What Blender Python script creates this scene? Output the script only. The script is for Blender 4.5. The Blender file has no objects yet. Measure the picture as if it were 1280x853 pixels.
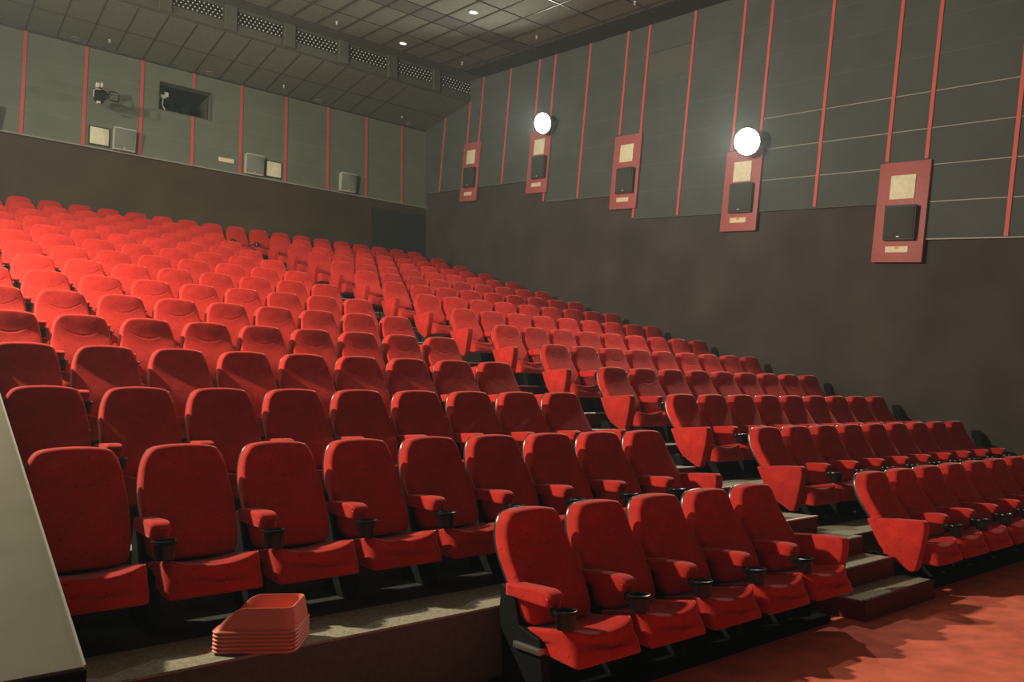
import bpy, bmesh, math, random
from mathutils import Vector, Matrix
random.seed(7)
sc = bpy.context.scene
COL = sc.collection
R = math.radians

# ------------------------------------------------------------------ measured frame of the hall
PITCH, RISE, SEAT = 1.0891, 0.36, 0.56          # row pitch, row rise, seat spacing
TOP = 0.936                                     # seat top above its own floor
XR, XL, YB = 5.93, -9.0, 15.6                   # right wall, left wall, rear wall
XT = -5.72                                      # left end of the seating platforms
TH = R(8.7)                                     # slope of the ceiling and of the side wall panelling
CT, ST = math.cos(TH), math.sin(TH)
WC = 8.43                                       # ceiling height in the sloped frame
SLOT = 0.927                                    # centre of the aisle-side seats from the aisle centre

def row_floor(r): return 0.064 if r == 1 else 0.46 + RISE * (r - 2)
def row_y(r): return -0.015 if r == 1 else (15.142 if r == 15 else PITCH * (r - 1))
def edge_y(r): return 0.05 + PITCH * (r - 2)     # front edge of the platform of row r (r >= 2)

# ------------------------------------------------------------------ materials
def mat(name, color, rough=0.7, metal=0.0, spec=0.5, sheen=0.0, sheen_tint=None, noise=0.0, noise_scale=8.0,
        bump=0.0, bump_scale=80.0, emit=None, emit_strength=0.0, coat=0.0):
    m = bpy.data.materials.new(name); m.use_nodes = True
    nt = m.node_tree; b = nt.nodes['Principled BSDF']
    b.inputs['Base Color'].default_value = (*color, 1)
    b.inputs['Roughness'].default_value = rough
    b.inputs['Metallic'].default_value = metal
    b.inputs['Specular IOR Level'].default_value = spec
    if sheen:
        b.inputs['Sheen Weight'].default_value = sheen
        b.inputs['Sheen Roughness'].default_value = 0.28
        b.inputs['Sheen Tint'].default_value = (*(sheen_tint or (1, 1, 1)), 1)
    if coat: b.inputs['Coat Weight'].default_value = coat
    if emit:
        b.inputs['Emission Color'].default_value = (*emit, 1)
        b.inputs['Emission Strength'].default_value = emit_strength
    tc = nt.nodes.new('ShaderNodeTexCoord')
    if noise:
        n = nt.nodes.new('ShaderNodeTexNoise'); n.inputs['Scale'].default_value = noise_scale
        n.inputs['Detail'].default_value = 6
        nt.links.new(tc.outputs['Object'], n.inputs['Vector'])
        mx = nt.nodes.new('ShaderNodeMix'); mx.data_type = 'RGBA'; mx.blend_type = 'MULTIPLY'
        mx.inputs[6].default_value = (*color, 1)
        cr = nt.nodes.new('ShaderNodeMapRange'); cr.inputs[1].default_value = 0.25; cr.inputs[2].default_value = 0.75
        cr.inputs[3].default_value = 1 - noise; cr.inputs[4].default_value = 1 + noise * 0.5
        nt.links.new(n.outputs['Fac'], cr.inputs[0])
        nt.links.new(cr.outputs[0], mx.inputs[7]); mx.inputs[0].default_value = 1.0
        nt.links.new(mx.outputs[2], b.inputs['Base Color'])
    if bump:
        n2 = nt.nodes.new('ShaderNodeTexNoise'); n2.inputs['Scale'].default_value = bump_scale
        n2.inputs['Detail'].default_value = 3
        nt.links.new(tc.outputs['Object'], n2.inputs['Vector'])
        bp = nt.nodes.new('ShaderNodeBump'); bp.inputs['Strength'].default_value = bump; bp.inputs['Distance'].default_value = 0.01
        nt.links.new(n2.outputs['Fac'], bp.inputs['Height']); nt.links.new(bp.outputs[0], b.inputs['Normal'])
    return m

def math_node(nt, op, a, b=None, c=None):
    n = nt.nodes.new('ShaderNodeMath'); n.operation = op
    for k, v in enumerate((a, b, c)):
        if v is None: continue
        if isinstance(v, (int, float)): n.inputs[k].default_value = v
        else: nt.links.new(v, n.inputs[k])
    return n.outputs[0]

def fabric(name, color, crease=False):
    m = mat(name, color, rough=0.85, spec=0.25, sheen=1.0, sheen_tint=(1.0, 0.42, 0.35))
    nt = m.node_tree; b = nt.nodes['Principled BSDF']
    tc = [n for n in nt.nodes if n.type == 'TEX_COORD'][0]
    info = nt.nodes.new('ShaderNodeObjectInfo')
    # woven specks: a sparse scatter of small dark dots
    vo = nt.nodes.new('ShaderNodeTexVoronoi'); vo.inputs['Scale'].default_value = 11.5
    vo.inputs['Randomness'].default_value = 0.55
    vo.voronoi_dimensions = '2D'
    sx = nt.nodes.new('ShaderNodeSeparateXYZ'); nt.links.new(tc.outputs['Object'], sx.inputs[0])
    cx = nt.nodes.new('ShaderNodeCombineXYZ')
    nt.links.new(math_node(nt, 'MULTIPLY_ADD', sx.outputs[1], 0.8, sx.outputs[0]), cx.inputs[0])
    nt.links.new(math_node(nt, 'MULTIPLY_ADD', sx.outputs[1], 0.55, sx.outputs[2]), cx.inputs[1])
    nt.links.new(cx.outputs[0], vo.inputs['Vector'])
    spot = math_node(nt, 'LESS_THAN', vo.outputs['Distance'], 0.075)
    ns = nt.nodes.new('ShaderNodeTexNoise'); ns.inputs['Scale'].default_value = 9; ns.inputs['Detail'].default_value = 5
    nt.links.new(tc.outputs['Object'], ns.inputs['Vector'])
    wear = nt.nodes.new('ShaderNodeMapRange'); wear.inputs[1].default_value = 0.3; wear.inputs[2].default_value = 0.7
    wear.inputs[3].default_value = 0.82; wear.inputs[4].default_value = 1.12
    nt.links.new(ns.outputs['Fac'], wear.inputs[0])
    rnd = nt.nodes.new('ShaderNodeMapRange'); rnd.inputs[3].default_value = 0.9; rnd.inputs[4].default_value = 1.08
    nt.links.new(info.outputs['Random'], rnd.inputs[0])
    k = math_node(nt, 'MULTIPLY', wear.outputs[0], rnd.outputs[0])
    dim = math_node(nt, 'MULTIPLY_ADD', spot, -0.45, 1.0)
    k = math_node(nt, 'MULTIPLY', k, dim)
    mx = nt.nodes.new('ShaderNodeMix'); mx.data_type = 'RGBA'; mx.blend_type = 'MULTIPLY'
    mx.inputs[0].default_value = 1.0; mx.inputs[6].default_value = (*color, 1)
    nt.links.new(k, mx.inputs[7]); nt.links.new(mx.outputs[2], b.inputs['Base Color'])
    n2 = nt.nodes.new('ShaderNodeTexNoise'); n2.inputs['Scale'].default_value = 260
    nt.links.new(tc.outputs['Object'], n2.inputs['Vector'])
    h = math_node(nt, 'MULTIPLY', n2.outputs['Fac'], 0.12)
    if crease:
        sp = nt.nodes.new('ShaderNodeSeparateXYZ'); nt.links.new(tc.outputs['Object'], sp.inputs[0])
        x2 = math_node(nt, 'MULTIPLY', sp.outputs[0], sp.outputs[0])
        arc = math_node(nt, 'MULTIPLY_ADD', x2, 2.4, 0.735)
        d = math_node(nt, 'SUBTRACT', sp.outputs[2], arc)
        g = math_node(nt, 'DIVIDE', d, 0.008)
        g = math_node(nt, 'MULTIPLY', g, g)
        g = math_node(nt, 'MULTIPLY', g, -1.0)
        g = math_node(nt, 'EXPONENT', g)
        inx = math_node(nt, 'LESS_THAN', x2, 0.029)
        g = math_node(nt, 'MULTIPLY', g, inx)
        st = math_node(nt, 'MULTIPLY', info.outputs['Random'], info.outputs['Random'])
        g = math_node(nt, 'MULTIPLY', g, math_node(nt, 'MULTIPLY_ADD', st, 1.1, 0.25))
        h = math_node(nt, 'SUBTRACT', h, g)
        # soft sag wrinkles, stronger on some seats
        n3 = nt.nodes.new('ShaderNodeTexNoise'); n3.noise_dimensions = '4D'; n3.inputs['Scale'].default_value = 5
        n3.inputs['Detail'].default_value = 1
        nt.links.new(tc.outputs['Object'], n3.inputs['Vector'])
        nt.links.new(math_node(nt, 'MULTIPLY', info.outputs['Random'], 30), n3.inputs['W'])
        h = math_node(nt, 'MULTIPLY_ADD', n3.outputs['Fac'], 2.2, h)
    bp = nt.nodes.new('ShaderNodeBump'); bp.inputs['Strength'].default_value = 0.7; bp.inputs['Distance'].default_value = 0.006
    nt.links.new(h, bp.inputs['Height']); nt.links.new(bp.outputs[0], b.inputs['Normal'])
    return m

RED = (0.54, 0.022, 0.014)
M = {}
M['velvet'] = fabric('red_velvet', RED)
M['velvet_back'] = fabric('red_velvet_backrest', RED, crease=True)
M['shell'] = mat('seat_shell_plastic', (0.035, 0.033, 0.032), rough=0.28, spec=0.7)
M['black_plastic'] = mat('black_plastic', (0.006, 0.006, 0.006), rough=0.3, spec=0.35)
M['black_metal'] = mat('black_metal', (0.006, 0.006, 0.006), rough=0.7, spec=0.15)
M['grey_metal'] = mat('grey_metal', (0.35, 0.34, 0.31), rough=0.35, metal=0.8)
M['nosing'] = mat('step_nosing_metal', (0.75, 0.72, 0.66), rough=0.35, metal=0.6)
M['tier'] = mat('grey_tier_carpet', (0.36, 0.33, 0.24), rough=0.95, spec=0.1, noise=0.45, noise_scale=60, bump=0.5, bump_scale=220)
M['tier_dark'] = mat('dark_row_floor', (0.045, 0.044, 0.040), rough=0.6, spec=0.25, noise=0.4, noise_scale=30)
M['riser'] = mat('dark_riser_carpet', (0.115, 0.100, 0.080), rough=0.9, spec=0.15, noise=0.2, noise_scale=30)
M['step_riser'] = mat('red_step_carpet', (0.16, 0.028, 0.022), rough=0.95, spec=0.1, noise=0.25, noise_scale=40)
M['carpet'] = mat('red_floor_carpet', (0.86, 0.19, 0.115), rough=0.95, spec=0.1, noise=0.3, noise_scale=5, bump=0.4, bump_scale=300)
M['plinth'] = mat('black_plinth', (0.004, 0.004, 0.004), rough=0.9, spec=0.1)
M['wall_low_side'] = mat('veiled_wall_cloth', (0.072, 0.060, 0.054), rough=0.9, spec=0.2, noise=0.3, noise_scale=1.0)  # the brown cloth, with the greying of lens veil put into its colour
M['wall_low'] = mat('brown_wall_cloth', (0.078, 0.054, 0.033), rough=0.9, spec=0.2, noise=0.25, noise_scale=1.2)
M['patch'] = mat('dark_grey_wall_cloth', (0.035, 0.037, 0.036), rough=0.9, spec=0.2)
M['strip'] = mat('red_wall_strip', (0.62, 0.105, 0.085), rough=0.6)
M['board'] = mat('maroon_board', (0.46, 0.120, 0.112), rough=0.55, noise=0.12, noise_scale=20)
M['cream'] = mat('cream_panel', (0.90, 0.86, 0.62), rough=0.6, noise=0.15, noise_scale=14)
M['plate'] = mat('cream_plate', (0.85, 0.72, 0.50), rough=0.5)
M['amber'] = mat('amber_mark', (0.80, 0.36, 0.05), rough=0.5)
M['speaker'] = mat('speaker_cabinet', (0.045, 0.047, 0.043), rough=0.5)
M['grille'] = mat('speaker_grille_cloth', (0.055, 0.060, 0.052), rough=0.85, bump=0.3, bump_scale=400)
M['speaker_light'] = mat('grey_speaker_cabinet', (0.50, 0.50, 0.43), rough=0.5)
M['grille_light'] = mat('grey_speaker_grille', (0.20, 0.22, 0.185), rough=0.85, bump=0.3, bump_scale=400)
M['badge'] = mat('silver_badge', (0.85, 0.84, 0.78), rough=0.3)
M['ledge'] = mat('pale_wall_ledge', (0.30, 0.29, 0.25), rough=0.5)
M['tile'] = mat('acoustic_tile', (0.19, 0.21, 0.17), rough=0.9, spec=0.2, noise=0.25, noise_scale=25, bump=0.35, bump_scale=160)
M['border'] = mat('dark_ceiling_border', (0.040, 0.042, 0.040), rough=0.85)
M['band'] = mat('grey_ceiling_band', (0.095, 0.102, 0.088), rough=0.9)
M['tee'] = mat('ceiling_grid_metal', (0.11, 0.11, 0.10), rough=0.33, metal=0.6)
M['soffit'] = mat('soffit_paint', (0.10, 0.10, 0.082), rough=0.75, noise=0.08, noise_scale=3)
M['lattice'] = mat('vent_lattice_metal', (0.035, 0.035, 0.032), rough=0.4, metal=0.3)
M['glint'] = mat('vent_lattice_glint', (0.85, 0.84, 0.78), rough=0.35)  # light reflections off the vent mesh, put in as pale knobs
M['void'] = mat('black_void', (0.006, 0.006, 0.006), rough=0.9)
M['parapet'] = mat('grey_parapet_paint', (0.098, 0.082, 0.040), rough=0.7, noise=0.25, noise_scale=4)
M['booster'] = mat('red_booster_plastic', (0.74, 0.20, 0.125), rough=0.5, spec=0.45)
M['white_metal'] = mat('white_metal', (0.75, 0.74, 0.68), rough=0.4)
M['lens_glass'] = mat('dark_lens_glass', (0.01, 0.01, 0.012), rough=0.08, spec=0.8)
M['flood_lit'] = mat('lit_flood_lens', (1, 0.95, 0.8), emit=(1.0, 0.93, 0.70), emit_strength=14.0)
M['downlight_lit'] = mat('lit_downlight', (1, 0.95, 0.8), emit=(1.0, 0.95, 0.75), emit_strength=2.2)
M['downlight_off'] = mat('unlit_downlight', (0.26, 0.25, 0.20), rough=0.35)

def panel_material():
    """grey acoustic panels: horizontal joints every 0.557 m"""
    out = []
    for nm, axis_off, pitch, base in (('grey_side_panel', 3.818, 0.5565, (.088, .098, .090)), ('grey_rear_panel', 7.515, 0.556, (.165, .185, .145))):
        m = mat(nm, base, rough=0.85, spec=0.25)
        nt = m.node_tree; b = nt.nodes['Principled BSDF']
        tc = [n for n in nt.nodes if n.type == 'TEX_COORD'][0]
        sp = nt.nodes.new('ShaderNodeSeparateXYZ'); nt.links.new(tc.outputs['Object'], sp.inputs[0])
        v = math_node(nt, 'DIVIDE', math_node(nt, 'SUBTRACT', sp.outputs[2], axis_off), pitch)
        f = math_node(nt, 'FRACT', math_node(nt, 'ADD', v, 0.5))
        d = math_node(nt, 'ABSOLUTE', math_node(nt, 'SUBTRACT', f, 0.5))
        line = math_node(nt, 'LESS_THAN', d, 0.008)
        ns = nt.nodes.new('ShaderNodeTexNoise'); ns.inputs['Scale'].default_value = 1.6; ns.inputs['Detail'].default_value = 4
        nt.links.new(tc.outputs['Object'], ns.inputs['Vector'])
        mr = nt.nodes.new('ShaderNodeMapRange'); mr.inputs[3].default_value = 0.8; mr.inputs[4].default_value = 1.2
        nt.links.new(ns.outputs['Fac'], mr.inputs[0])
        mx = nt.nodes.new('ShaderNodeMix'); mx.data_type = 'RGBA'
        mx.inputs[6].default_value = (*base, 1); mx.inputs[7].default_value = (*[c * 1.45 for c in base], 1)  # joints drawn paler: light caught on the groove edges, put into the colour
        nt.links.new(line, mx.inputs[0])
        m2 = nt.nodes.new('ShaderNodeMix'); m2.data_type = 'RGBA'; m2.blend_type = 'MULTIPLY'; m2.inputs[0].default_value = 1
        nt.links.new(mx.outputs[2], m2.inputs[6]); nt.links.new(mr.outputs[0], m2.inputs[7])
        nt.links.new(m2.outputs[2], b.inputs['Base Color'])
        out.append(m)
    return out
M['side_panel'], M['rear_panel'] = panel_material()

# ------------------------------------------------------------------ mesh helpers
def bm_new(): return bmesh.new()

def finish(bm, name, m, smooth=True, angle=40):
    bmesh.ops.recalc_face_normals(bm, faces=bm.faces)
    me = bpy.data.meshes.new(name); bm.to_mesh(me); bm.free()
    if m: me.materials.append(m)
    if smooth:
        me.polygons.foreach_set('use_smooth', [True] * len(me.polygons))
        me.set_sharp_from_angle(angle=R(angle))
    return me

def link(name, me, parent=None, loc=(0, 0, 0), rot=(0, 0, 0)):
    o = bpy.data.objects.new(name, me); COL.objects.link(o)
    o.location = loc; o.rotation_euler = rot
    if parent: o.parent = parent
    return o

def obj(name, bm, m, parent=None, smooth=True, angle=40, loc=(0, 0, 0), rot=(0, 0, 0)):
    return link(name, finish(bm, name, m, smooth, angle), parent, loc, rot)

def tag(o, label, cat, group=None):
    o['label'] = label; o['category'] = cat
    if group: o['group'] = group
    return o

def thing(name, label, cat, loc=(0, 0, 0), rot=(0, 0, 0), group=None):
    o = bpy.data.objects.new(name, None); COL.objects.link(o)
    o.location = loc; o.rotation_euler = rot; o.empty_display_size = 0.1
    return tag(o, label, cat, group)

def structure(name, bm, m, loc=(0, 0, 0), rot=(0, 0, 0), smooth=False):
    o = obj(name, bm, m, None, smooth, 40, loc, rot); o['kind'] = 'structure'; return o

def box(bm, x0, x1, y0, y1, z0, z1, bevel=0.0, seg=2):
    g = bmesh.ops.create_cube(bm, size=1.0)
    for v in g['verts']:
        v.co = Vector((x0 + (v.co.x + .5) * (x1 - x0), y0 + (v.co.y + .5) * (y1 - y0), z0 + (v.co.z + .5) * (z1 - z0)))
    if bevel:
        es = list({e for v in g['verts'] for e in v.link_edges})
        bmesh.ops.bevel(bm, geom=es, offset=bevel, segments=seg, affect='EDGES', profile=0.5)

def prism(bm, pts, axis, a0, a1, bevel=0.0, seg=2):
    """extrude a polygon: axis 'x' -> pts are (y,z); 'y' -> (x,z); 'z' -> (x,y)"""
    def P(p, a):
        return {'x': (a, p[0], p[1]), 'y': (p[0], a, p[1]), 'z': (p[0], p[1], a)}[axis]
    A = [bm.verts.new(P(p, a0)) for p in pts]; B = [bm.verts.new(P(p, a1)) for p in pts]
    n = len(pts); fs = [bm.faces.new(A), bm.faces.new(B[::-1])]
    for i in range(n): fs.append(bm.faces.new((A[i], B[i], B[(i + 1) % n], A[(i + 1) % n])))
    bmesh.ops.recalc_face_normals(bm, faces=fs)
    if bevel:
        es = list({e for f in fs for e in f.edges})
        bmesh.ops.bevel(bm, geom=es, offset=bevel, segments=seg, affect='EDGES', profile=0.5)

def lathe(bm, prof, seg=24, center=(0, 0, 0), axis='z', close=True):
    rings = []
    for r, h in prof:
        ring = []
        for k in range(seg):
            a = 2 * math.pi * k / seg; p = (r * math.cos(a), r * math.sin(a), h)
            if axis == 'y': p = (p[0], p[2], p[1])
            if axis == 'x': p = (p[2], p[0], p[1])
            ring.append(bm.verts.new(Vector(p) + Vector(center)))
        rings.append(ring)
    for a, b in zip(rings, rings[1:]):
        for k in range(seg): bm.faces.new((a[k], a[(k + 1) % seg], b[(k + 1) % seg], b[k]))
    if close:
        bm.faces.new(rings[0]); bm.faces.new(rings[-1])

def tube(bm, pts, r, seg=10):
    pts = [Vector(p) for p in pts]; rings = []
    for i, p in enumerate(pts):
        d = (pts[min(i + 1, len(pts) - 1)] - pts[max(i - 1, 0)]).normalized()
        u = d.orthogonal().normalized(); w = d.cross(u)
        rings.append([bm.verts.new(p + r * (math.cos(2 * math.pi * k / seg) * u + math.sin(2 * math.pi * k / seg) * w)) for k in range(seg)])
    for a, b in zip(rings, rings[1:]):
        for k in range(seg): bm.faces.new((a[k], a[(k + 1) % seg], b[(k + 1) % seg], b[k]))
    bm.faces.new(rings[0]); bm.faces.new(rings[-1])

def rbox(sx, sy, sz, r, n=10):
    """rounded box centred on the origin, evenly gridded so it can be deformed"""
    bm = bmesh.new()
    bmesh.ops.create_cube(bm, size=2.0)
    bmesh.ops.subdivide_edges(bm, edges=bm.edges[:], cuts=n - 1, use_grid_fill=True)
    h = Vector((sx / 2, sy / 2, sz / 2))
    for v in bm.verts:
        p = Vector([math.copysign(abs(c) ** 0.75, c) * q for c, q in zip(v.co, h)])
        q = Vector([max(-hh + r, min(hh - r, c)) for c, hh in zip(p, h)])
        d = p - q
        v.co = q + (d.normalized() * r if d.length > 1e-9 else d)
    return bm

def interp(x, xs, ys):
    if x <= xs[0]: return ys[0]
    for a, b, c, d in zip(xs, xs[1:], ys, ys[1:]):
        if x <= b:
            t = (x - a) / (b - a); return c + (d - c) * t
    return ys[-1]

def spline(pts, n):
    P = [pts[0]] + list(pts) + [pts[-1]]; out = []
    segs = len(pts) - 1
    for i in range(n):
        t = i / (n - 1) * segs; k = min(int(t), segs - 1); f = t - k
        p0, p1, p2, p3 = P[k], P[k + 1], P[k + 2], P[k + 3]
        out.append(tuple(0.5 * (2 * b + (c - a) * f + (2 * a - 5 * b + 4 * c - d) * f * f + (3 * b - a - 3 * c + d) * f ** 3)
                         for a, b, c, d in zip(p0, p1, p2, p3)))
    return out

# ------------------------------------------------------------------ the cinema seat (parts modelled once)
ZS = -0.064
PZ = [.36, .42, .50, .56, .617, .675, .734, .79, .842, .90, .95, 1.0]
PY = [-.262, -.245, -.212, -.185, -.152, -.112, -.074, -.042, -.020, -.006, -.001, .006]
def prof(z): return interp(z, PZ, PY)

def back_outline(grow=0.0, zlow=.40, n=34):
    half = [(0, zlow), (.165, zlow + .002), (.222, zlow + .022), (.242, .50), (.249, .62), (.248, .73), (.238, .82), (.223, .895),
            (.203, .945), (.168, .983), (.090, .998), (0, 1.002)]
    h = spline(half, n)
    pts = h + [(-x, z) for x, z in h[-2:0:-1]]
    if grow:
        pts = [(x * (1 + grow / .24), .7 + (z - .7) * (1 + grow / .3)) for x, z in pts]
    return pts

def ring_solid(bm, rings):
    vs = [[bm.verts.new(p) for p in ring] for ring in rings]
    n = len(rings[0])
    for a, b in zip(vs, vs[1:]):
        for k in range(n): bm.faces.new((a[k], a[(k + 1) % n], b[(k + 1) % n], b[k]))
    for end in (vs[0], vs[-1]):
        c = bm.verts.new(sum((v.co for v in end), Vector()) / n)
        for k in range(n): bm.faces.new((end[k], end[(k + 1) % n], c))

def backrest_mesh():
    bm = bmesh.new(); o = back_outline(); cz = .70; rings = []
    for f in (.12, .3, .5, .68, .82, .90, .935, .955, .972, .986, .997):
        ring = []
        for x, z in o:
            X, Z = x * f, cz + (z - cz) * f
            dome = -.012 * (1 - f ** 5) - .010 * math.exp(-((Z - .885) / .075) ** 2) * max(0, 1 - (X / .2) ** 2) * (1 - f ** 6)
            edge = .020 * max(0, (f - .93) / .07) ** 2.4
            ring.append((X, prof(Z) + dome + edge, Z + ZS))
        rings.append(ring)
    for f, dy in ((1.0, .032), (1.003, .060), (1.0, .090), (.985, .102), (.9, .105), (.3, .105)):
        rings.append([(x * f, prof(cz + (z - cz) * f) + dy, cz + (z - cz) * f + ZS) for x, z in o])
    ring_solid(bm, rings)
    return finish(bm, 'backrest', M['velvet_back'], True, 60)

def shell_mesh():
    bm = bmesh.new(); o = back_outline(-.004, .36); rings = []
    for f, dy in ((.3, .100), (.97, .099), (1.0, .096), (1.008, .100), (1.008, .116), (.985, .128), (.8, .136), (.3, .140)):
        rings.append([(x * f, prof(.7 + (z - .7) * f) + dy, .7 + (z - .7) * f + ZS) for x, z in o])
    ring_solid(bm, rings)
    return finish(bm, 'back_shell', M['shell'], True, 50)

def cushion_mesh():
    bm = rbox(.487, .46, .17, .022, 14)
    for v in bm.verts:
        x, y, z = v.co
        t = (y + .23) / .46                      # 0 at the front, 1 at the rear
        if z > 0:
            dish = .026 * max(0, 1 - (x / .20) ** 2) * (1 - .5 * t)
            z += .010 - dish - .062 * t + .012 * (abs(x) / .24) ** 3
        else:
            z += .030 * t                        # the underside rises to the rear
            y += -.022 * (1 - t)
            x *= 1 - .07 * t
        y += .070 * (abs(x) / .2425) ** 6 * max(0.0, min(1.0, (v.co.z + .085) / .17)) * max(0.0, 1 - t * 1.6)
        v.co = (x, -.365 + y, .345 + z + ZS)
    return finish(bm, 'seat_cushion', M['velvet'], True, 60)

def arm_mesh(x0=0.0):
    bm = rbox(.098, .385, .092, .015, 10)
    for v in bm.verts:
        x, y, z = v.co
        t = (y + .1925) / .385                   # 0 front
        if z > 0: z -= .012 * t + .020 * max(0, (.22 - t) / .22) ** 2
        if z < 0: y += .020 * (1 - t); z += .010 * t
        v.co = (x0 + x, -.272 + y, .590 + z + ZS)
    return finish(bm, 'armrest', M['velvet'], True, 60)

def cup_mesh(x0=0.0):
    bm = bmesh.new()
    lathe(bm, [(.001, .452), (.044, .452), (.050, .458), (.0535, .530), (.061, .534), (.0645, .540), (.0625, .547), (.056, .549), (.050, .544), (.048, .536), (.044, .470), (.001, .468)],
          28, (x0, -.525, ZS))
    box(bm, x0 - .026, x0 + .026, -.475, -.43, .50 + ZS, .545 + ZS, .004)
    return finish(bm, 'cup_holder', M['black_plastic'], True, 35)

def leg_mesh(x0=0.0):
    bm = bmesh.new()
    prism(bm, [(-.03, 0), (-.36, 0), (-.38, .02), (-.36, .23), (-.36, .27), (-.34, .30), (-.17, .34), (-.13, .52), (-.02, .54), (.0, .40)],
          'x', x0 - .030, x0 + .030, .006, 1)
    return finish(bm, 'leg', M['black_metal'], True, 30)

def low_leg_mesh():
    bm = bmesh.new()
    prism(bm, [(-.03, 0), (-.27, 0), (-.27, .02), (-.22, .05), (-.20, .19), (-.10, .27), (-.03, .25)], 'x', -.024, .024, .006, 1)
    return finish(bm, 'leg', M['black_metal'], True, 30)

def bracket_mesh(x0=0.0):
    bm = bmesh.new()
    box(bm, x0 - .052, x0 + .035, -.37, -.15, .225, .258, .005, 2)
    return finish(bm, 'hinge_cover', M['grey_metal'], True, 30)

def panel_mesh():
    bm = bmesh.new()
    pts = [(-.05, .612), (-.30, .630), (-.520, .636), (-.548, .615), (-.545, .54), (-.510, .40), (-.455, .225), (-.430, .203),
           (-.395, .212), (-.33, .25), (-.25, .295), (-.19, .345), (-.145, .405), (-.105, .49), (-.07, .57)]
    prism(bm, [(y, z + ZS) for y, z in pts], 'x', -.048, .048, .014, 3)
    return finish(bm, 'side_panel', M['velvet'], True, 50)

ARM = -.240
ME = dict(back=backrest_mesh(), shell=shell_mesh(), cushion=cushion_mesh(), arm=arm_mesh(), cup=cup_mesh(), leg=leg_mesh(), low_leg=low_leg_mesh(),
          hinge=bracket_mesh(), panel=panel_mesh())

def make_seat(label, group, loc, left='arm', right=None, hinge=False):
    t = thing('cinema_seat', label, 'seat', loc, (0, 0, 0), group)
    link('backrest', ME['back'], t); link('back_shell', ME['shell'], t); link('seat_cushion', ME['cushion'], t)
    for side, what in ((-1, left), (1, right)):
        if not what: continue
        if what == 'arm':
            x = ARM if side < 0 else ARM + SEAT
            link('armrest', ME['arm'], t, (x, 0, 0)); link('cup_holder', ME['cup'], t, (x, 0, 0)); link('leg', ME['leg'], t, (x, 0, 0))
        if what == 'panel':
            x = side * .277
            link('side_panel', ME['panel'], t, (x, 0, 0)); link('leg', ME['low_leg'], t, (x, 0, 0))
    if hinge: link('hinge_cover', ME['hinge'], t, (ARM, 0, 0))
    return t

ORD = ['', 'front', 'second', 'third', 'fourth', 'fifth', 'sixth', 'seventh', 'eighth', 'ninth', 'tenth', 'eleventh', 'twelfth', 'thirteenth',
       'fourteenth', 'rearmost']
NTH = ['first', 'second', 'third', 'fourth', 'fifth', 'sixth', 'seventh', 'eighth', 'ninth', 'tenth', 'eleventh', 'twelfth', 'thirteenth', 'fourteenth',
       'fifteenth', 'sixteenth', 'seventeenth', 'eighteenth', 'nineteenth', 'twentieth', 'twenty-first']

for r in range(1, 15):
    z, y = row_floor(r), row_y(r)
    nl = 5 if r == 1 else 9
    for k in range(nl):
        lab = f"red velvet cinema seat, {NTH[k]} to the left of the stepped aisle, {ORD[r]} row"
        if k == 0: lab = f"red velvet cinema seat with side panel, left edge of stepped aisle, {ORD[r]} row"
        if r == 1 and k == 4: lab = "red velvet cinema seat at the open left end of the front row"
        make_seat(lab, f"seats left of the aisle in the {ORD[r]} row", (-SLOT - k * SEAT, y, z),
                  None if k == 8 else 'arm', 'panel' if k == 0 else None, hinge=(r == 1 and k == 4))
    for k in range(9):
        lab = f"red velvet cinema seat, {NTH[k]} to the right of the stepped aisle, {ORD[r]} row"
        if k == 0: lab = f"red velvet cinema seat with side panel, right edge of stepped aisle, {ORD[r]} row"
        if k == 8: lab = f"red velvet cinema seat nearest the right wall in the {ORD[r]} row"
        make_seat(lab, f"seats right of the aisle in the {ORD[r]} row", (SLOT + k * SEAT, y, z),
                  'panel' if k == 0 else 'arm', 'arm' if k == 8 else None)
for i in range(-3, 18):
    k = 17 - i
    lab = f"red velvet cinema seat, {NTH[k]} from the right wall, rearmost row below the back wall"
    make_seat(lab, "seats of the rearmost row", (-4.247 + i * SEAT, row_y(15), row_floor(15) - 0.023), 'arm', 'arm' if i == 17 else None)

# ------------------------------------------------------------------ floor, tiers, aisle steps
bm = bm_new(); box(bm, -9.0, XR, -9.0, 0.06, -0.12, 0.0); structure('floor', bm, M['carpet'])
bm = bm_new(); box(bm, -3.47, -.66, -.42, .045, 0.0, .064); structure('floor', bm, M['plinth'])
bm = bm_new(); box(bm, .66, XR, -.42, .045, 0.0, .064); structure('floor', bm, M['plinth'])
for r in range(2, 16):
    zt = row_floor(r) if r < 15 else row_floor(15) - .023
    y1 = edge_y(r + 1) if r < 15 else YB
    if r == 15: y0 = 14.16 + .13 - .06
    else: y0 = edge_y(r)
    if r == 14: y1 = 14.16 + .13 - .06
    bm = bm_new(); box(bm, XT, XR, y0 + .012, y1 + .012, zt - (RISE if r > 2 else zt) - .05 * (r > 2), zt - .012); structure('floor', bm, M['riser'])
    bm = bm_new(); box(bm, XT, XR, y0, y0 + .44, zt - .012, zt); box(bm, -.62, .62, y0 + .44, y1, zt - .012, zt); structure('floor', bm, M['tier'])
    bm = bm_new(); box(bm, XT, -.62, y0 + .44, y1, zt - .012, zt); box(bm, .62, XR, y0 + .44, y1, zt - .012, zt); structure('floor', bm, M['tier_dark'])

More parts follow.
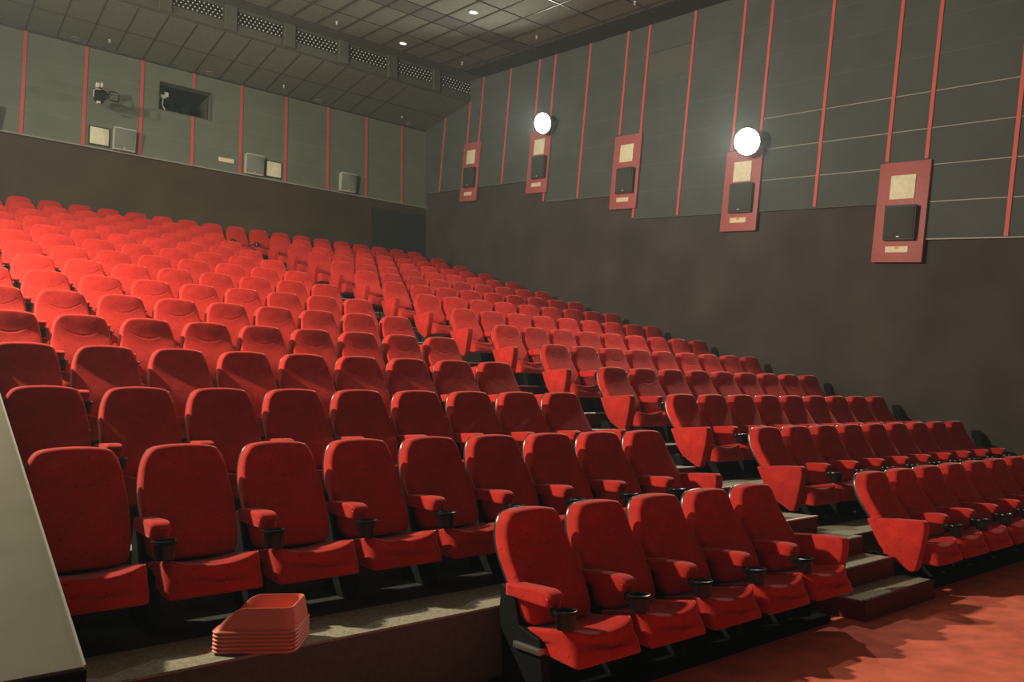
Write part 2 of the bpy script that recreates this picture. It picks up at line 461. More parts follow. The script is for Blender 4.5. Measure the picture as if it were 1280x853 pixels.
bm = bm_new(); box(bm, -.58, .58, -.035, .06, .30, .448); structure('floor', bm, M['step_riser'])
bm = bm_new(); box(bm, -.58, .58, -.037, .06, .448, .4602); structure('floor', bm, M['tier'])
def aisle_step(label, x0, x1, y0, y1, z0, z1):
    t = thing('aisle_step', label, 'step', ((x0 + x1) / 2, y0, z0), (0, 0, 0), 'carpeted steps of the aisle')
    w, d, h = (x1 - x0) / 2, y1 - y0, z1 - z0
    bm = bm_new(); box(bm, -w, w, 0, d, 0, h - .012, .004, 1); obj('riser', bm, M['step_riser'], t, False)
    bm = bm_new(); box(bm, -w - .004, w + .004, -.004, d, h - .012, h, .003, 1); obj('tread', bm, M['tier'], t, False)
    bm = bm_new(); box(bm, -w - .006, w + .006, -.010, .020, h - .008, h + .003, .002, 1); obj('nosing', bm, M['nosing'] if z1 > .6 else M['black_plastic'], t, False)

aisle_step('lowest carpeted aisle step, standing on the red floor carpet', -.45, .68, -.58, -.30, 0, .155)
aisle_step('second aisle step up from the red floor, behind the lowest step', -.45, .585, -.30, -.037, 0, .31)
for r in range(2, 15):
    z0 = row_floor(r)
    z1 = (row_floor(r + 1) + z0) / 2
    aisle_step(f'half-height carpeted aisle step between the {ORD[r]} and {ORD[r + 1]} rows', -.585, .24 if r == 2 else .22, edge_y(r) + (.14 if r == 2 else .36), (edge_y(r + 1) if r < 14 else 14.228) - .002, z0, z1)
    if r < 14:
        bm = bm_new(); box(bm, -.62, .62, edge_y(r + 1) - .010, edge_y(r + 1) + .02, row_floor(r + 1) - .010, row_floor(r + 1) + .003, .002, 1)
        structure(f'trim_{r + 40}', bm, M['nosing'])
    bm = bm_new(); box(bm, -.62, .62, edge_y(r) - .006, edge_y(r) + .003, row_floor(r) - .18, row_floor(r) - .012)
    structure(f'trim_{r + 60}', bm, M['step_riser'])

# ------------------------------------------------------------------ walls
# rear wall: brown cloth below, grey panels above with a hole for the projection window
WX0, WX1, WZ0, WZ1 = -1.50, -.31, 8.72, 9.385
ZP0, ZP1 = 7.515, 9.86
bm = bm_new(); box(bm, XL, XR, YB + .05, YB + .25, 0, ZP0 + .02); structure('wall_rear', bm, M['wall_low'])
bm = bm_new()
for x0, x1, z0, z1 in ((XL, WX0, ZP0, ZP1), (WX1, XR, ZP0, ZP1), (WX0, WX1, ZP0, WZ0), (WX0, WX1, WZ1, ZP1)):
    box(bm, x0, x1, YB, YB + .25, z0, z1)
structure('wall_rear', bm, M['rear_panel'])
bm = bm_new(); box(bm, XL, XR, YB - .015, YB + .05, ZP0 - .03, ZP0 + .004); structure('trim_1', bm, M['ledge'])
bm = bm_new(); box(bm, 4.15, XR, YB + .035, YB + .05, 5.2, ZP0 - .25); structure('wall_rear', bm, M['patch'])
# projection room box behind the window
bm = bm_new()
DW = 1.45
box(bm, WX0 - .05, WX0, YB + .2, YB + DW, WZ0 - .05, WZ1 + .05); box(bm, WX1, WX1 + .05, YB + .2, YB + DW, WZ0 - .05, WZ1 + .05)
box(bm, WX0, WX1, YB + .2, YB + DW, WZ0 - .05, WZ0)
structure('window_1', bm, M['soffit'])
bm = bm_new(); box(bm, WX0, WX1, YB + .2, YB + DW, WZ1, WZ1 + .05); box(bm, WX0 - .05, WX1 + .05, YB + DW, YB + DW + .05, WZ0 - .05, WZ1 + .05)
structure('window_1', bm, M['void'])  # top of the recess: its shadow is put into the black colour
bm = bm_new()
for b in ((WX0 - .02, WX1 + .02, WZ1, WZ1 + .02), (WX0 - .02, WX1 + .02, WZ0 - .02, WZ0), (WX0 - .02, WX0, WZ0, WZ1), (WX1, WX1 + .02, WZ0, WZ1)):
    box(bm, b[0], b[1], YB - .012, YB + .02, b[2], b[3])
structure('trim_2', bm, M['band'])

STRIPX = [(-5.40,), (-4.235,), (-3.057,), (-1.885,), (-.724,), (.445,), (1.615,), (2.80,), (3.952,), (5.094,)]
n = 3
for (x,) in STRIPX:
    segs = [(ZP0 + .005, 9.80)] if abs(x + .724) > .01 else [(ZP0 + .005, WZ0 - .02), (WZ1 + .02, 9.80)]
    for a, b in segs:
        bm = bm_new(); box(bm, x - .036, x + .036, YB - .018, YB + .01, a, b, .004, 1)
        structure(f'trim_{n}', bm, M['strip']); n += 1

# right wall: brown cloth below; stepped grey panelling above, set square to the sloped ceiling
bm = bm_new(); box(bm, XR, XR + .2, -9, YB + .25, -.1, 10.7); structure('wall_right', bm, M['wall_low_side'])
ROT = (TH, 0, 0)
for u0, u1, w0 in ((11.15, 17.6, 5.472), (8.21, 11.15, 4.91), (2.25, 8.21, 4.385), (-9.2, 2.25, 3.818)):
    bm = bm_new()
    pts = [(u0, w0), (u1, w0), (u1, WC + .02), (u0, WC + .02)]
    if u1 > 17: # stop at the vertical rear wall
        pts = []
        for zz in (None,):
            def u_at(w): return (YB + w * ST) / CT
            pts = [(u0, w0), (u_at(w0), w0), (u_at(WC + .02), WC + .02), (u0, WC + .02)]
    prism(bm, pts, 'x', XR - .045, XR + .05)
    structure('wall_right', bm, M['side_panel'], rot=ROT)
    bm = bm_new(); u_end = pts[1][0]
    box(bm, XR - .050, XR - .006, u0 + .002, u_end, w0 - .012, w0 + .006); structure(f'trim_{n}', bm, M['ledge'] if u1 < 4 else M['band'], rot=ROT); n += 1
for w0, ua, ub in ((4.376, -9, 2.25), (4.932, -9, 5.26), (5.488, -9, 5.26), (6.045, -9, 5.26)):
    bm = bm_new(); box(bm, XR - .0485, XR - .03, ua, ub, w0 - .008, w0 + .008, .002, 1)
    structure(f'trim_{n}', bm, M['ledge'], rot=ROT); n += 1  # pale strips paint the lamplight caught by the front joint edges
bm = bm_new(); box(bm, XR - .048, XR - .03, 7.06, 8.19, 7.80, 7.815); structure(f'trim_{n}', bm, M['border'], rot=ROT); n += 1
bm = bm_new(); box(bm, XR - .052, XR - .03, 7.06, 8.17, 7.26, 7.79, .004, 1); structure(f'trim_{n}', bm, M['band'], rot=ROT); n += 1
USTR = [(16.93, 5.49), (15.86, 5.49), (14.66, 6.7), (14.11, 6.7), (12.93, 5.49), (11.782, 6.66), (11.20, 4.925), (10.005, 4.925), (8.835, 6.2), (8.222, 4.40),
        (7.03, 4.40), (5.862, 5.53), (5.27, 5.53), (4.068, 4.40), (2.895, 5.03), (2.295, 5.03), (1.10, 3.83), (-.07, 5.0), (-.67, 3.83), (-1.87, 3.83), (-3.6, 3.83)]
for u, w0 in USTR:
    w1 = WC
    if u > 14.3: w1 = {16.93: 7.55, 15.86: 7.62, 14.66: 7.85}.get(u, WC)
    bm = bm_new(); box(bm, XR - .062, XR - .03, u - .030, u + .030, w0, w1, .004, 1)
    structure(f'trim_{n}', bm, M['strip'], rot=ROT); n += 1

# left wall (outside the frame) carries the floodlights that light the seats
bm = bm_new(); box(bm, XL - .2, XL, .2, YB + .25, -.1, 10.7); structure('wall_left', bm, M['wall_low'])

# ------------------------------------------------------------------ ceiling, grid, soffit
bm = bm_new(); box(bm, XL - .2, XR + .2, -9.2, 14.2, WC, WC + .1); structure('ceiling', bm, M['tile'], rot=ROT)
bm = bm_new(); box(bm, XL - .2, XR + .2, 14.2, 15.0, WC - .01, WC + .1); structure('ceiling', bm, M['band'], rot=ROT)
bm = bm_new(); box(bm, 5.24, XR, -9.2, 14.2, WC - .012, WC + .002); structure('ceiling', bm, M['border'], rot=ROT)
bm = bm_new(); box(bm, -6.5, 5.24, 11.30, 11.87, WC - .006, WC + .002); structure('ceiling', bm, M['band'], rot=ROT)
bm = bm_new()
us = [14.2, 13.05, 11.885, 11.285] + [10.085 - 1.17 * k for k in range(16)]
for u in us: box(bm, XL, 5.42, u - .011, u + .011, WC - .016, WC)
for k in range(-12, 9):
    x = .53 + .571 * k; box(bm, x - .011, x + .011, -9, 14.2, WC - .014, WC)
structure('trim_80', bm, M['tee'], rot=ROT)

# dropped soffit along the rear wall with the air vents in its front face
SZF, SZB, SYF = 9.975, 9.815, 13.36
def zsof(y): return SZF + (SZB - SZF) * (y - SYF) / (YB - SYF)
bm = bm_new(); prism(bm, [(SYF, SZF), (YB + .02, SZB), (YB + .02, 10.95), (SYF, 10.62)], 'x', XL, XR - .03); structure('ceiling', bm, M['soffit'])
bm = bm_new(); prism(bm, [(SYF + .05, zsof(SYF + .05) - .006), (YB - .02, zsof(YB) - .006), (YB - .02, zsof(YB) + .02), (SYF + .05, SZF + .02)], 'x', XL, XR - .06)
structure('ceiling', bm, M['tile'])
bm = bm_new()
for k in range(-10, 9):
    x = -.73 + .5865 * k
    prism(bm, [(SYF + .05, zsof(SYF + .05) - .012), (YB - .03, zsof(YB) - .012), (YB - .03, zsof(YB)), (SYF + .05, SZF)], 'x', x - .010, x + .010)
box(bm, XL, XR - .1, 14.52, 14.54, zsof(14.53) - .013, zsof(14.53)); box(bm, XL, XR - .05, 15.56, 15.6, zsof(15.6) - .03, zsof(15.6) + .01)
structure('trim_81', bm, M['border'])
VC = [-4.04, -2.685, -1.33, .036, 1.40, 2.758, 4.114, 5.41]
bm = bm_new()
box(bm, XL, XR - .03, SYF - .05, SYF + .01, 9.985, 10.165); box(bm, XL, XR - .03, SYF - .05, SYF + .01, 10.51, 10.58)
structure('trim_82', bm, M['soffit'])
for a, b in zip(VC, VC[1:]):
    bm = bm_new(); box(bm, a + .552, b - .552, SYF - .11, SYF + .01, 9.99, 10.585, .01, 2); structure(f'trim_{90 + VC.index(a)}', bm, M['soffit'])

def vent_meshes():
    W, H = 1.09, .335
    f = bmesh.new()
    for b in ((-W / 2, W / 2, H / 2 - .018, H / 2), (-W / 2, W / 2, -H / 2, -H / 2 + .018), (-W / 2, -W / 2 + .018, -H / 2, H / 2), (W / 2 - .018, W / 2, -H / 2, H / 2)):
        box(f, b[0], b[1], -.03, .0, b[2], b[3])
    bk = bmesh.new(); box(bk, -W / 2 + .01, W / 2 - .01, .02, .03, -H / 2 + .01, H / 2 - .01)
    lt = bmesh.new(); st = bmesh.new()
    nx, nz = 11, 4; dx, dz = (W - .04) / nx, (H - .04) / nz
    for j in range(nz):
        for i in range(nx):
            x, z = -W / 2 + .02 + (i + .25 + .5 * (j % 2)) * dx, -H / 2 + .02 + (j + .5) * dz
            for s in (-1, 1):
                p, q = Vector((x - dx / 2, -.012, z - s * dz / 2)), Vector((x + dx / 2, -.012, z + s * dz / 2))
                d = (q - p).normalized(); nrm = Vector((-d.z, 0, d.x)) * .005
                vs = []
                for yy in (-.018, .0):
                    for c in (p + nrm, p - nrm, q - nrm, q + nrm): vs.append(lt.verts.new((c.x, yy, c.z)))
                lt.faces.new(vs[:4]); lt.faces.new(vs[4:][::-1])
                for a in range(4): lt.faces.new((vs[a], vs[(a + 1) % 4], vs[4 + (a + 1) % 4], vs[4 + a]))
            g = bmesh.ops.create_icosphere(st, subdivisions=1, radius=.019, matrix=Matrix.Translation((x, -.022, z)))
    return (finish(f, 'frame', M['soffit'], False), finish(bk, 'backing', M['void'], False), finish(lt, 'lattice', M['lattice'], False), finish(st, 'lattice_glints', M['glint']))
VM = vent_meshes()
VL = ['air vent at the far left of the soffit row, outside the frame', 'air vent second from the left in the soffit row, cut by the frame', 'air vent above and right of the projection window',
      'air vent fourth from the right end of the soffit', 'air vent in the soffit above the rear speaker beside the plate', 'air vent third from the right wall in the soffit',
      'air vent second from the right wall in the soffit', 'dim air vent touching the right wall, end of the soffit row']
VL[2] = 'air vent sixth from the right wall in the soffit'; VL[3] = 'air vent fifth from the right wall in the soffit'; VL[4] = 'air vent fourth from the right wall in the soffit'
for x, lab in list(zip(VC, VL))[1:]:
    t = thing('air_vent', lab, 'vent', (x, SYF - .02, 10.337), (0, 0, 0), 'lattice air vents in the rear soffit')
    for me in VM: link(me.name.split('.')[0], me, t)
for o in list(bpy.data.objects):
    if o.name.startswith('lattice_glints'): o['kind'] = 'stuff'

# recessed downlights and sprinkler heads
def downlight(label, loc, rot, lit, group):
    t = thing('downlight', label, 'ceiling light', loc, rot, group)
    bm = bm_new(); lathe(bm, [(.075, 0), (.10, 0), (.10, -.012), (.085, -.016), (.075, -.008)], 24, close=False); obj('rim', bm, M['white_metal'] if lit else M['downlight_off'], t)
    bm = bm_new(); lathe(bm, [(.002, -.002), (.078, -.006)], 24); obj('lens', bm, M['downlight_lit' if lit else 'downlight_off'], t)
def cloc(x, u, w=WC): return (x, u * CT - w * ST, u * ST + w * CT)
downlight('lit downlight in the sloped ceiling nearest the soffit vents', cloc(3.11, 13.64, WC - .004), ROT, True, 'lit ceiling downlights')
downlight('lit downlight in the sloped ceiling, farther forward toward the screen', cloc(3.08, 10.67, WC - .004), ROT, True, 'lit ceiling downlights')
for x, lab in ((-3.313, 'unlit downlight in the low soffit, near the top of the second red strip'), (-.425, 'unlit downlight in the low soffit above the projection window'),
               (2.429, 'unlit downlight in the low soffit, third from the left'), (5.212, 'unlit downlight in the low soffit, beside the right wall corner')):
    downlight(lab, (x, 15.40, zsof(15.4) - .008), (0, 0, 0), False, 'unlit downlights in the soffit')
def sprinkler(label, loc, rot):
    t = thing('ceiling_sprinkler', label, 'sprinkler', loc, rot, 'ceiling sprinkler heads')
    bm = bm_new(); lathe(bm, [(.002, 0), (.032, 0), (.030, -.012), (.012, -.016), (.010, -.045), (.002, -.045)], 16); obj('escutcheon', bm, M['white_metal'], t)
    bm = bm_new(); lathe(bm, [(.002, -.055), (.026, -.055), (.024, -.062), (.002, -.064)], 12); tube(bm, [(-.012, 0, -.04), (-.016, 0, -.058)], .003); tube(bm, [(.012, 0, -.04), (.016, 0, -.058)], .003)
    obj('deflector', bm, M['white_metal'], t)
for x, u, lab in ((1.385, 13.656, 'sprinkler head in the sloped ceiling left of the nearest lit downlight'), (4.83, 13.63, 'sprinkler head in the sloped ceiling above the last vent'),
                  (4.825, 10.67, 'sprinkler head beside the bright grid lines of the sloped ceiling'), (4.83, 7.69, 'sprinkler head at the top edge, foremost of the ceiling row')):
    sprinkler(lab, cloc(x, u, WC - (.012 if x > 5.2 else 0)), ROT)
for x, lab in ((-2.703, 'sprinkler head in the low soffit above the spotlight'), (1.325, 'sprinkler head in the low soffit near the sixth red strip'), (4.776, 'sprinkler head in the low soffit close to the right wall')):
    sprinkler(lab, (x, 15.08, zsof(15.08) - .006), (0, 0, 0))

# ------------------------------------------------------------------ boards, speakers, floodlights on the right wall (built in the sloped frame)
BOARDS = [(14.34, 6.688, 5.112, 14.268, 5.737), (11.464, 6.632, 5.136, 11.363, 5.733), (8.52, 6.164, 4.592, 8.455, 5.183),
          (5.544, 5.508, 4.032, 5.495, 4.626), (2.583, 5.003, 3.46, 2.544, 4.06)]   # u centre, top, bottom, speaker u and w
WHERE = ['in the rear corner', 'under the smaller glaring floodlight', 'between the two glaring floodlights', 'under the larger glaring floodlight', 'nearest the camera']
def speaker_at(label, group, loc, rot, w, h, d, lm, lg, tilt=0.0):
    """front faces local -y, origin at the centre of its back"""
    t = thing('loudspeaker', label, 'speaker', loc, rot, group)
    bm = bm_new()
    prism(bm, [(0, h / 2 - .02), (-d, h / 2 - tilt * .0), (-d + tilt, -h / 2), (0, -h / 2)], 'x', -w / 2, w / 2, .012, 2); obj('cabinet', bm, lm, t, True, 35)
    bm = bm_new()
    a = .035
    prism(bm, [(-d - .006, h / 2 - a), (-d - .016, h / 2 - a - .01), (-d + tilt - .016, -h / 2 + a), (-d + tilt + .01, -h / 2 + a), (-d + .02, h / 2 - a)], 'x', -w / 2 + a * .6, w / 2 - a * .6, .004, 1)
    obj('grille', bm, lg, t, True, 35)
    bm = bm_new(); box(bm, -.022, .022, -d + tilt - .024, -d + tilt, -h / 2 + .045, -h / 2 + .062, .003, 1); obj('badge', bm, M['badge'], t)
    return t
def side(x, u, w): return (x, u * CT - w * ST, u * ST + w * CT)
# things on the right wall face -x: local -y -> world -x, then tilted with the slope
SIDE_ROT = (Matrix.Rotation(TH, 4, 'X') @ Matrix.Rotation(R(-90), 4, 'Z')).to_euler()
for i, (uc, wt, wb, us_, ws_) in enumerate(BOARDS):
    hw = .388
    t = thing('speaker_board', f'maroon wall board with cream panel and speaker, {WHERE[i]}', 'board', side(XR - .045, uc, wb), SIDE_ROT, 'maroon speaker boards on the right wall')
    # local frame: x along -u (towards the screen), -y out of the wall, z up the slope
    H = wt - wb
    bm = bm_new(); box(bm, -hw, hw, -.055, .0, 0, H, .006, 2); obj('backing_board', bm, M['board'], t)
    bm = bm_new(); box(bm, -.19, .19, -.070, -.05, H - .575, H - .205, .006, 2); obj('cream_panel', bm, M['cream'], t)
    bm = bm_new(); box(bm, -.175, .175, -.068, -.05, .150, .245, .004, 1); pl = obj('label_plate', bm, M['plate'], t)
    if i >= 3:
        bm = bm_new(); box(bm, -.03, .035, -.072, -.062, .205, .240, .006, 2); obj('amber_mark', bm, M['amber'], pl)
    sp = side(XR - .102, us_, ws_)
    speaker_at(f'dark loudspeaker on the maroon wall board {WHERE[i]}', 'loudspeakers on the right wall boards', sp, SIDE_ROT, .485, .54, .095, M['speaker'], M['grille'], .02)

def floodlight(label, loc, aim, power, lit_mat, group, radius=.20, cone=160, tint=(1.0, .90, .68)):
    t = thing('floodlight', label, 'lamp', loc, (0, 0, 0), group)
    d = (Vector(aim) - Vector(loc)).normalized(); q = d.to_track_quat('-Z', 'Y'); t.rotation_euler = q.to_euler()
    bm = bm_new(); lathe(bm, [(.002, .16), (.10, .155), (.16, .10), (radius + .02, .0), (radius + .025, -.02), (radius + .008, -.022), (radius, -.004)], 28, close=False); obj('housing', bm, M['black_metal'], t)
    bm = bm_new(); lathe(bm, [(.002, -.012), (radius * .7, -.010), (radius, -.005)], 28); obj('lens', bm, lit_mat, t)
    bm = bm_new(); tube(bm, [(-radius - .03, 0, .02), (-radius - .04, 0, .14), (-.08, 0, .24), (.08, 0, .24), (radius + .04, 0, .14), (radius + .03, 0, .02)], .012); tube(bm, [(0, 0, .24), (0, 0, .30)], .02)
    obj('yoke', bm, M['black_metal'], t)
    L = bpy.data.lights.new('flood_light', 'SPOT'); L.energy = power; L.spot_size = R(cone); L.spot_blend = .6; L.shadow_soft_size = .11; L.color = tint
    lo = bpy.data.objects.new('lamp_light', L); COL.objects.link(lo); lo.parent = t; lo.location = (0, 0, -.06)
    return t
POWER_L1, POWER_L2, POWER_R1, POWER_R2 = 4300, 1050, 950, 560
for (u, w, nm, pw) in ((11.10, 6.705, 'smaller glaring floodlight above the second wall board from the rear corner', POWER_R2),
                   (5.32, 5.583, 'larger glaring floodlight above the fourth wall board from the rear corner', POWER_R1)):
    p = Vector(side(XR - .36, u, w)); floodlight(nm, p, (p.x - 6, p.y - 1.2, p.z - 2.0), pw, M['flood_lit'], 'lit floodlights on the side walls', .235, 150, (1.0, .95, .82))
for (p, nl, pw) in (((XL + .36, 10.6, 8.3), 'rear floodlight on the left wall, outside the frame', POWER_L2), ((XL + .36, 5.2, 6.3), 'front floodlight on the left wall, outside the frame', POWER_L1)):
    p = Vector(p); floodlight(nl, p, (p.x + 6, p.y - .6, p.z - 2.0), pw, M['flood_lit'], 'lit floodlights on the side walls', .235, 165)

# ------------------------------------------------------------------ things on the rear wall
for x, lab in ((-4.89, 'grey loudspeaker cut by the left frame edge, on the rear wall ledge'), (-2.24, 'grey loudspeaker right of the bright cream panel, below the projection window'),
               (.762, 'grey loudspeaker left of the smaller cream panel on the rear wall ledge'), (3.345, 'grey loudspeaker standing alone nearest the rear right corner')):
    speaker_at(lab, 'loudspeakers on the rear wall', (x, YB - .02, 7.775), (0, 0, 0), .465, .51, .17, M['speaker_light'], M['grille_light'], .06)
for x, w, lab in ((-2.738, .38, 'bright cream square panel under the spotlight on the rear wall'), (1.303, .37, 'cream square panel right of the second grey loudspeaker')):
    t = thing('diffuser_panel', lab, 'panel', (x, YB, 7.775), (0, 0, 0), 'cream panels on the rear wall')
    bm = bm_new(); box(bm, -w / 2 - .03, w / 2 + .03, -.02, .0, -.22, .22, .004, 1); obj('backing', bm, M['border'], t)
    bm = bm_new(); box(bm, -w / 2, w / 2, -.045, -.01, -.19, .19, .005, 2); obj('diffuser', bm, M['cream'], t)
t = thing('sign_plate', 'small cream plate on the rear wall, right of the projection window', 'sign', (.095, YB, 7.78))
bm = bm_new(); box(bm, -.187, .187, -.04, 0, -.055, .055, .006, 2); obj('plate', bm, M['plate'], t)
bm = bm_new(); box(bm, -.15, .0, -.043, -.036, .034, .046); obj('amber_line', bm, M['amber'], t)

# theatre spotlight on a bracket
t = thing('spotlight', 'black theatre spotlight on a bracket above the bright cream panel', 'lamp', (-2.72, YB, 8.60))
bm = bm_new(); box(bm, -.16, -.04, -.03, 0, -.02, .26, .004, 1); tube(bm, [(-.10, -.02, .18), (-.10, -.40, .18), (-.10, -.46, .12), (-.10, -.46, .06)], .018); tube(bm, [(-.10, -.03, .02), (-.10, -.30, .18)], .012)
obj('wall_bracket', bm, M['black_metal'], t)
bm = bm_new(); tube(bm, [(-.24, -.46, -.10), (-.24, -.46, .05), (-.20, -.46, .09), (.0, -.46, .09), (.04, -.46, .05), (.04, -.46, -.10)], .012); obj('yoke', bm, M['white_metal'], t)
bm = bm_new(); lathe(bm, [(.002, .20), (.075, .20), (.088, .16), (.088, -.10), (.105, -.14), (.105, -.24), (.09, -.24), (.09, -.15), (.002, -.14)], 24, (-.10, -.48, -.10), 'y'); obj('body', bm, M['black_metal'], t)
bm = bm_new(); lathe(bm, [(.002, -.15), (.088, -.16)], 24, (-.10, -.48, -.10), 'y'); obj('lens', bm, M['lens_glass'], t)
bm = bm_new()
pts = [(.06, .02), (.20, .02), (.23, -.01), (.23, -.15), (.20, -.18), (.06, -.18), (.03, -.15), (.03, -.01)]
tube(bm, [(x - .02, -.72, z - .02) for x, z in pts + pts[:1]], .014); tube(bm, [(-.0, -.72, -.1), (-.01, -.60, -.1)], .010); obj('gel_frame', bm, M['black_metal'], t)
bm = bm_new(); box(bm, -.22, -.15, -.56, -.46, .10, .20, .012, 2); box(bm, -.13, -.08, -.56, -.48, .12, .22, .01, 2); box(bm, -.20, -.12, -.60, -.50, -.27, -.22, .01, 2); obj('clamp', bm, M['white_metal'], t)

# projectors seen in the window
t = thing('projector', 'dark projector with a large round lens inside the projection window', 'projector', (-.80, YB + .55, WZ0 + .10))
bm = bm_new(); box(bm, -.30, .16, 0, .60, -.10, .34, .02, 2); obj('body', bm, M['black_plastic'], t)
bm = bm_new(); lathe(bm, [(.002, .0), (.11, 0), (.11, -.16), (.125, -.18), (.125, -.24), (.10, -.24), (.085, -.18), (.002, -.17)], 24, (-.02, 0, .17), 'y'); obj('lens_barrel', bm, M['black_metal'], t)
bm = bm_new(); lathe(bm, [(.002, -.19), (.05, -.195), (.088, -.178)], 24, (-.02, 0, .17), 'y'); obj('lens', bm, M['lens_glass'], t)
t = thing('porthole_lamp', 'small white lamp head with black lens at the left of the projection window', 'lamp', (-1.33, YB + .14, WZ0))
bm = bm_new(); box(bm, -.12, .02, -.02, .05, .33, .42, .015, 2); box(bm, -.02, .07, -.01, .05, .38, .50, .015, 2); tube(bm, [(-.05, .02, .34), (-.06, .02, .16), (.0, .02, .08), (.0, .02, .0)], .018); obj('bracket', bm, M['white_metal'], t)
bm = bm_new(); lathe(bm, [(.002, .10), (.07, .10), (.085, .04), (.085, -.06), (.07, -.06), (.06, -.02), (.002, -.01)], 24, (.09, .02, .30), 'y'); obj('lamp_head', bm, M['black_plastic'], t)

# ------------------------------------------------------------------ grey sloped parapet at the left ends of the rows
PX, PY0, PZ0, PS = -5.665, -.72, .762, .331
bm = bm_new()
prism(bm, [(PY0, 0), (6.0, 0), (6.0, PZ0 + PS * (6.0 - PY0)), (PY0, PZ0)], 'x', -7.0, PX)
structure('wall_parapet', bm, M['parapet'])
bm = bm_new()
prism(bm, [(PY0 - .004, PZ0 - .004), (6.0, PZ0 + PS * (6.0 - PY0) - .004), (6.0, PZ0 + PS * (6.0 - PY0) + .006), (PY0 - .004, PZ0 + .006)], 'x', PX - .002, PX + .005)
structure('trim_85', bm, M['ledge'])
bm = bm_new(); box(bm, -7.0, PX + .006, PY0 - .012, PY0 + .01, 0, PZ0 - .012); structure('trim_86', bm, M['plinth'])

# ------------------------------------------------------------------ stack of child booster seats on the platform edge
def booster_mesh():
    L, W, H = .395, .335, .118                      # length (front to back of the booster), width, height above the rim
    bm = bmesh.new()
    def rr(l, w, r, z, zf=None, n=6, off=0.0):
        pts = []
        for cx, cy, a0 in ((l / 2 - r, w / 2 - r, 0), (-l / 2 + r, w / 2 - r, 90), (-l / 2 + r, -w / 2 + r, 180), (l / 2 - r, -w / 2 + r, 270)):
            for k in range(n + 1):
                a = R(a0 + 90 * k / n); pts.append((cx + r * math.cos(a) + off, cy + r * math.sin(a)))
        out = []
        # densify the long sides
        dense = []
        for p, q in zip(pts, pts[1:] + pts[:1]):
            dense.append(p)
            dd = math.hypot(q[0] - p[0], q[1] - p[1]); m = int(dd / .02)
            for s in range(1, m): dense.append((p[0] + (q[0] - p[0]) * s / m, p[1] + (q[1] - p[1]) * s / m))
        for x, y in dense:
            zz = z if zf is None else zf(x, y)
            out.append((x, y, zz))
        return out
    def wall_top(x, y):
        # open at -x (front); side arms sweep up in a quarter curve and run level to the back
        t = (x + L / 2 - .010) / .14
        t = max(0.0, min(1.0, t)); return .022 + (H - .022) * math.sin(t * math.pi / 2) ** 0.9
    base = rr(L, W, .045, 0)
    n = len(base)
    rings = [[(x * .90, y * .88, 0) for x, y, _ in base], [(x * .91, y * .89, .0095) for x, y, _ in base], [(x * .995, y * .995, .0105) for x, y, _ in base],
             [(x, y, .015) for x, y, _ in base], [(x * .985, y * .98, .0195) for x, y, _ in base], [(x * .955, y * .945, .020) for x, y, _ in base]]
    def wallring(sx, sy, off, f):
        out = []
        for x, y, _ in base:
            X, Y = x * sx + off, y * sy
            zt = wall_top(x, y)
            out.append((X, Y, .020 + (zt - .020) * f))
        return out
    rings += [wallring(.945, .93, 0, .25), wallring(.925, .905, -.002, .6), wallring(.905, .88, -.004, .94), wallring(.895, .87, -.005, 1.0), wallring(.875, .845, -.006, 1.0),
              wallring(.865, .83, -.006, .93), wallring(.845, .80, -.006, .3)]
    rings.append([(x * .83, y * .75, .022) for x, y, _ in base]); rings.append([(x * .3, y * .3, .020) for x, y, _ in base])
    vs = [[bm.verts.new(p) for p in ring] for ring in rings]
    for a, b in zip(vs, vs[1:]):
        for k in range(n): bm.faces.new((a[k], a[(k + 1) % n], b[(k + 1) % n], b[k]))
    c = bm.verts.new((0, 0, .020))
    for k in range(n): bm.faces.new((vs[-1][k], vs[-1][(k + 1) % n], c))
    return finish(bm, 'booster_seat', M['booster'], True, 45)
BME = booster_mesh()
BN = ['lowest booster seat of the red stack, resting on the grey platform', 'second booster seat from the bottom of the red stack', 'third booster seat from the bottom of the red stack',
      'third booster seat from the top of the red stack', 'booster seat just under the top one in the red stack', 'topmost red plastic booster seat with its open scooped back showing']
for k in range(6):
    o = link('booster_seat', BME, None, (-4.730, .170, .461 + .0175 * k), (0, 0, R(-36)))
    tag(o, BN[k], 'booster seat', 'stacked red child booster seats')

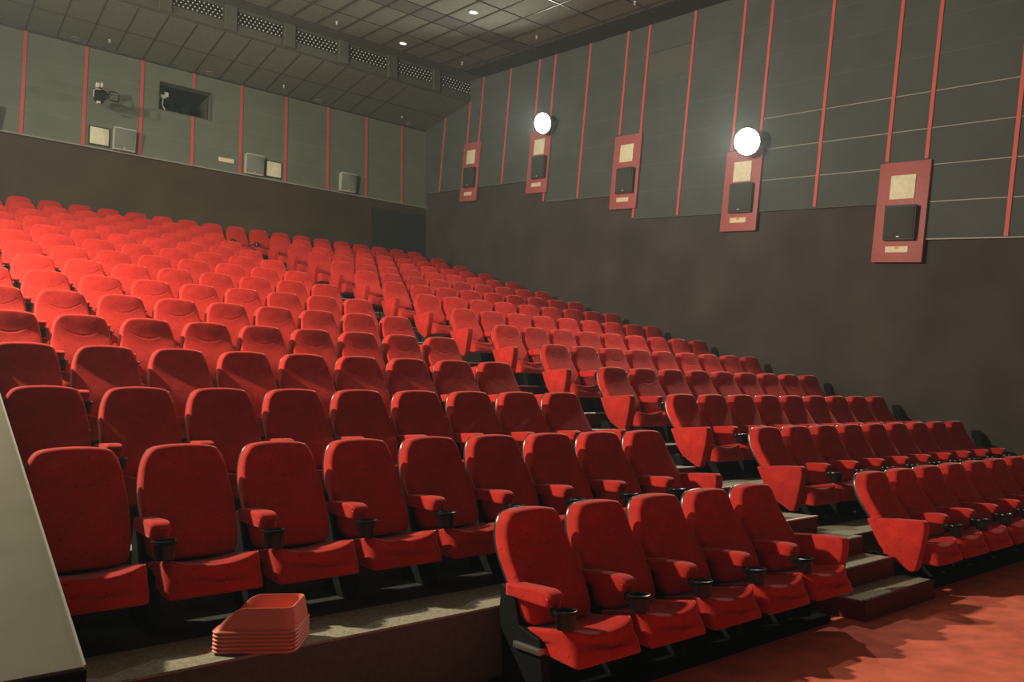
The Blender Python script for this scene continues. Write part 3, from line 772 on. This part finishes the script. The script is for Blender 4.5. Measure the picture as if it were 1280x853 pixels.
# ------------------------------------------------------------------ added thin haze over the hall, standing in for lens glare
hz = bpy.data.materials.new('glare_veil'); hz.use_nodes = True
nt = hz.node_tree; nt.nodes.remove(nt.nodes['Principled BSDF'])
vs = nt.nodes.new('ShaderNodeVolumeScatter'); vs.inputs['Color'].default_value = (.78, .95, 1.0, 1)
vs.inputs['Density'].default_value = 0.0023; vs.inputs['Anisotropy'].default_value = 0.45
nt.links.new(vs.outputs[0], nt.nodes['Material Output'].inputs['Volume'])
bm = bm_new(); box(bm, XL - 1, XR + .3, -8.9, YB + 2.2, -.3, 11.2)
o = obj('veil', bm, hz, None, False); o['kind'] = 'stuff'; o.display_type = 'WIRE'; tag(o, 'added thin haze hanging in the air of the whole hall', 'veil')

# ------------------------------------------------------------------ world, camera, view
w = bpy.data.worlds.new('World'); sc.world = w; w.use_nodes = True
bg = w.node_tree.nodes['Background']; bg.inputs['Color'].default_value = (0.93, 0.97, 1.0, 1); bg.inputs['Strength'].default_value = 0.095

cam = bpy.data.cameras.new('camera'); co = bpy.data.objects.new('camera', cam); COL.objects.link(co)
f_px, pitch, roll, yaw = 982.97, 0.0882, -0.0061, 0.6722
cam.sensor_width = 36; cam.sensor_fit = 'HORIZONTAL'; cam.lens = f_px / 1280 * 36; cam.clip_start = .05; cam.clip_end = 200
cy, sy, cp, sp = math.cos(yaw), math.sin(yaw), math.cos(pitch), math.sin(pitch)
fw = Vector((sy * cp, cy * cp, sp)); rt = Vector((cy, -sy, 0)); up = rt.cross(fw)
r2 = math.cos(roll) * rt + math.sin(roll) * up; u2 = -math.sin(roll) * rt + math.cos(roll) * up
co.matrix_world = Matrix(((r2.x, u2.x, -fw.x, -6.2108), (r2.y, u2.y, -fw.y, -3.6344), (r2.z, u2.z, -fw.z, 1.5771), (0, 0, 0, 1)))
sc.camera = co
sc.view_settings.view_transform = 'Standard'; sc.view_settings.look = 'None'; sc.view_settings.gamma = 1.0
sc.view_settings.use_curve_mapping = False; sc.view_settings.exposure = 0.0
sc.cycles.use_denoising = True
sc.cycles.max_bounces = 6
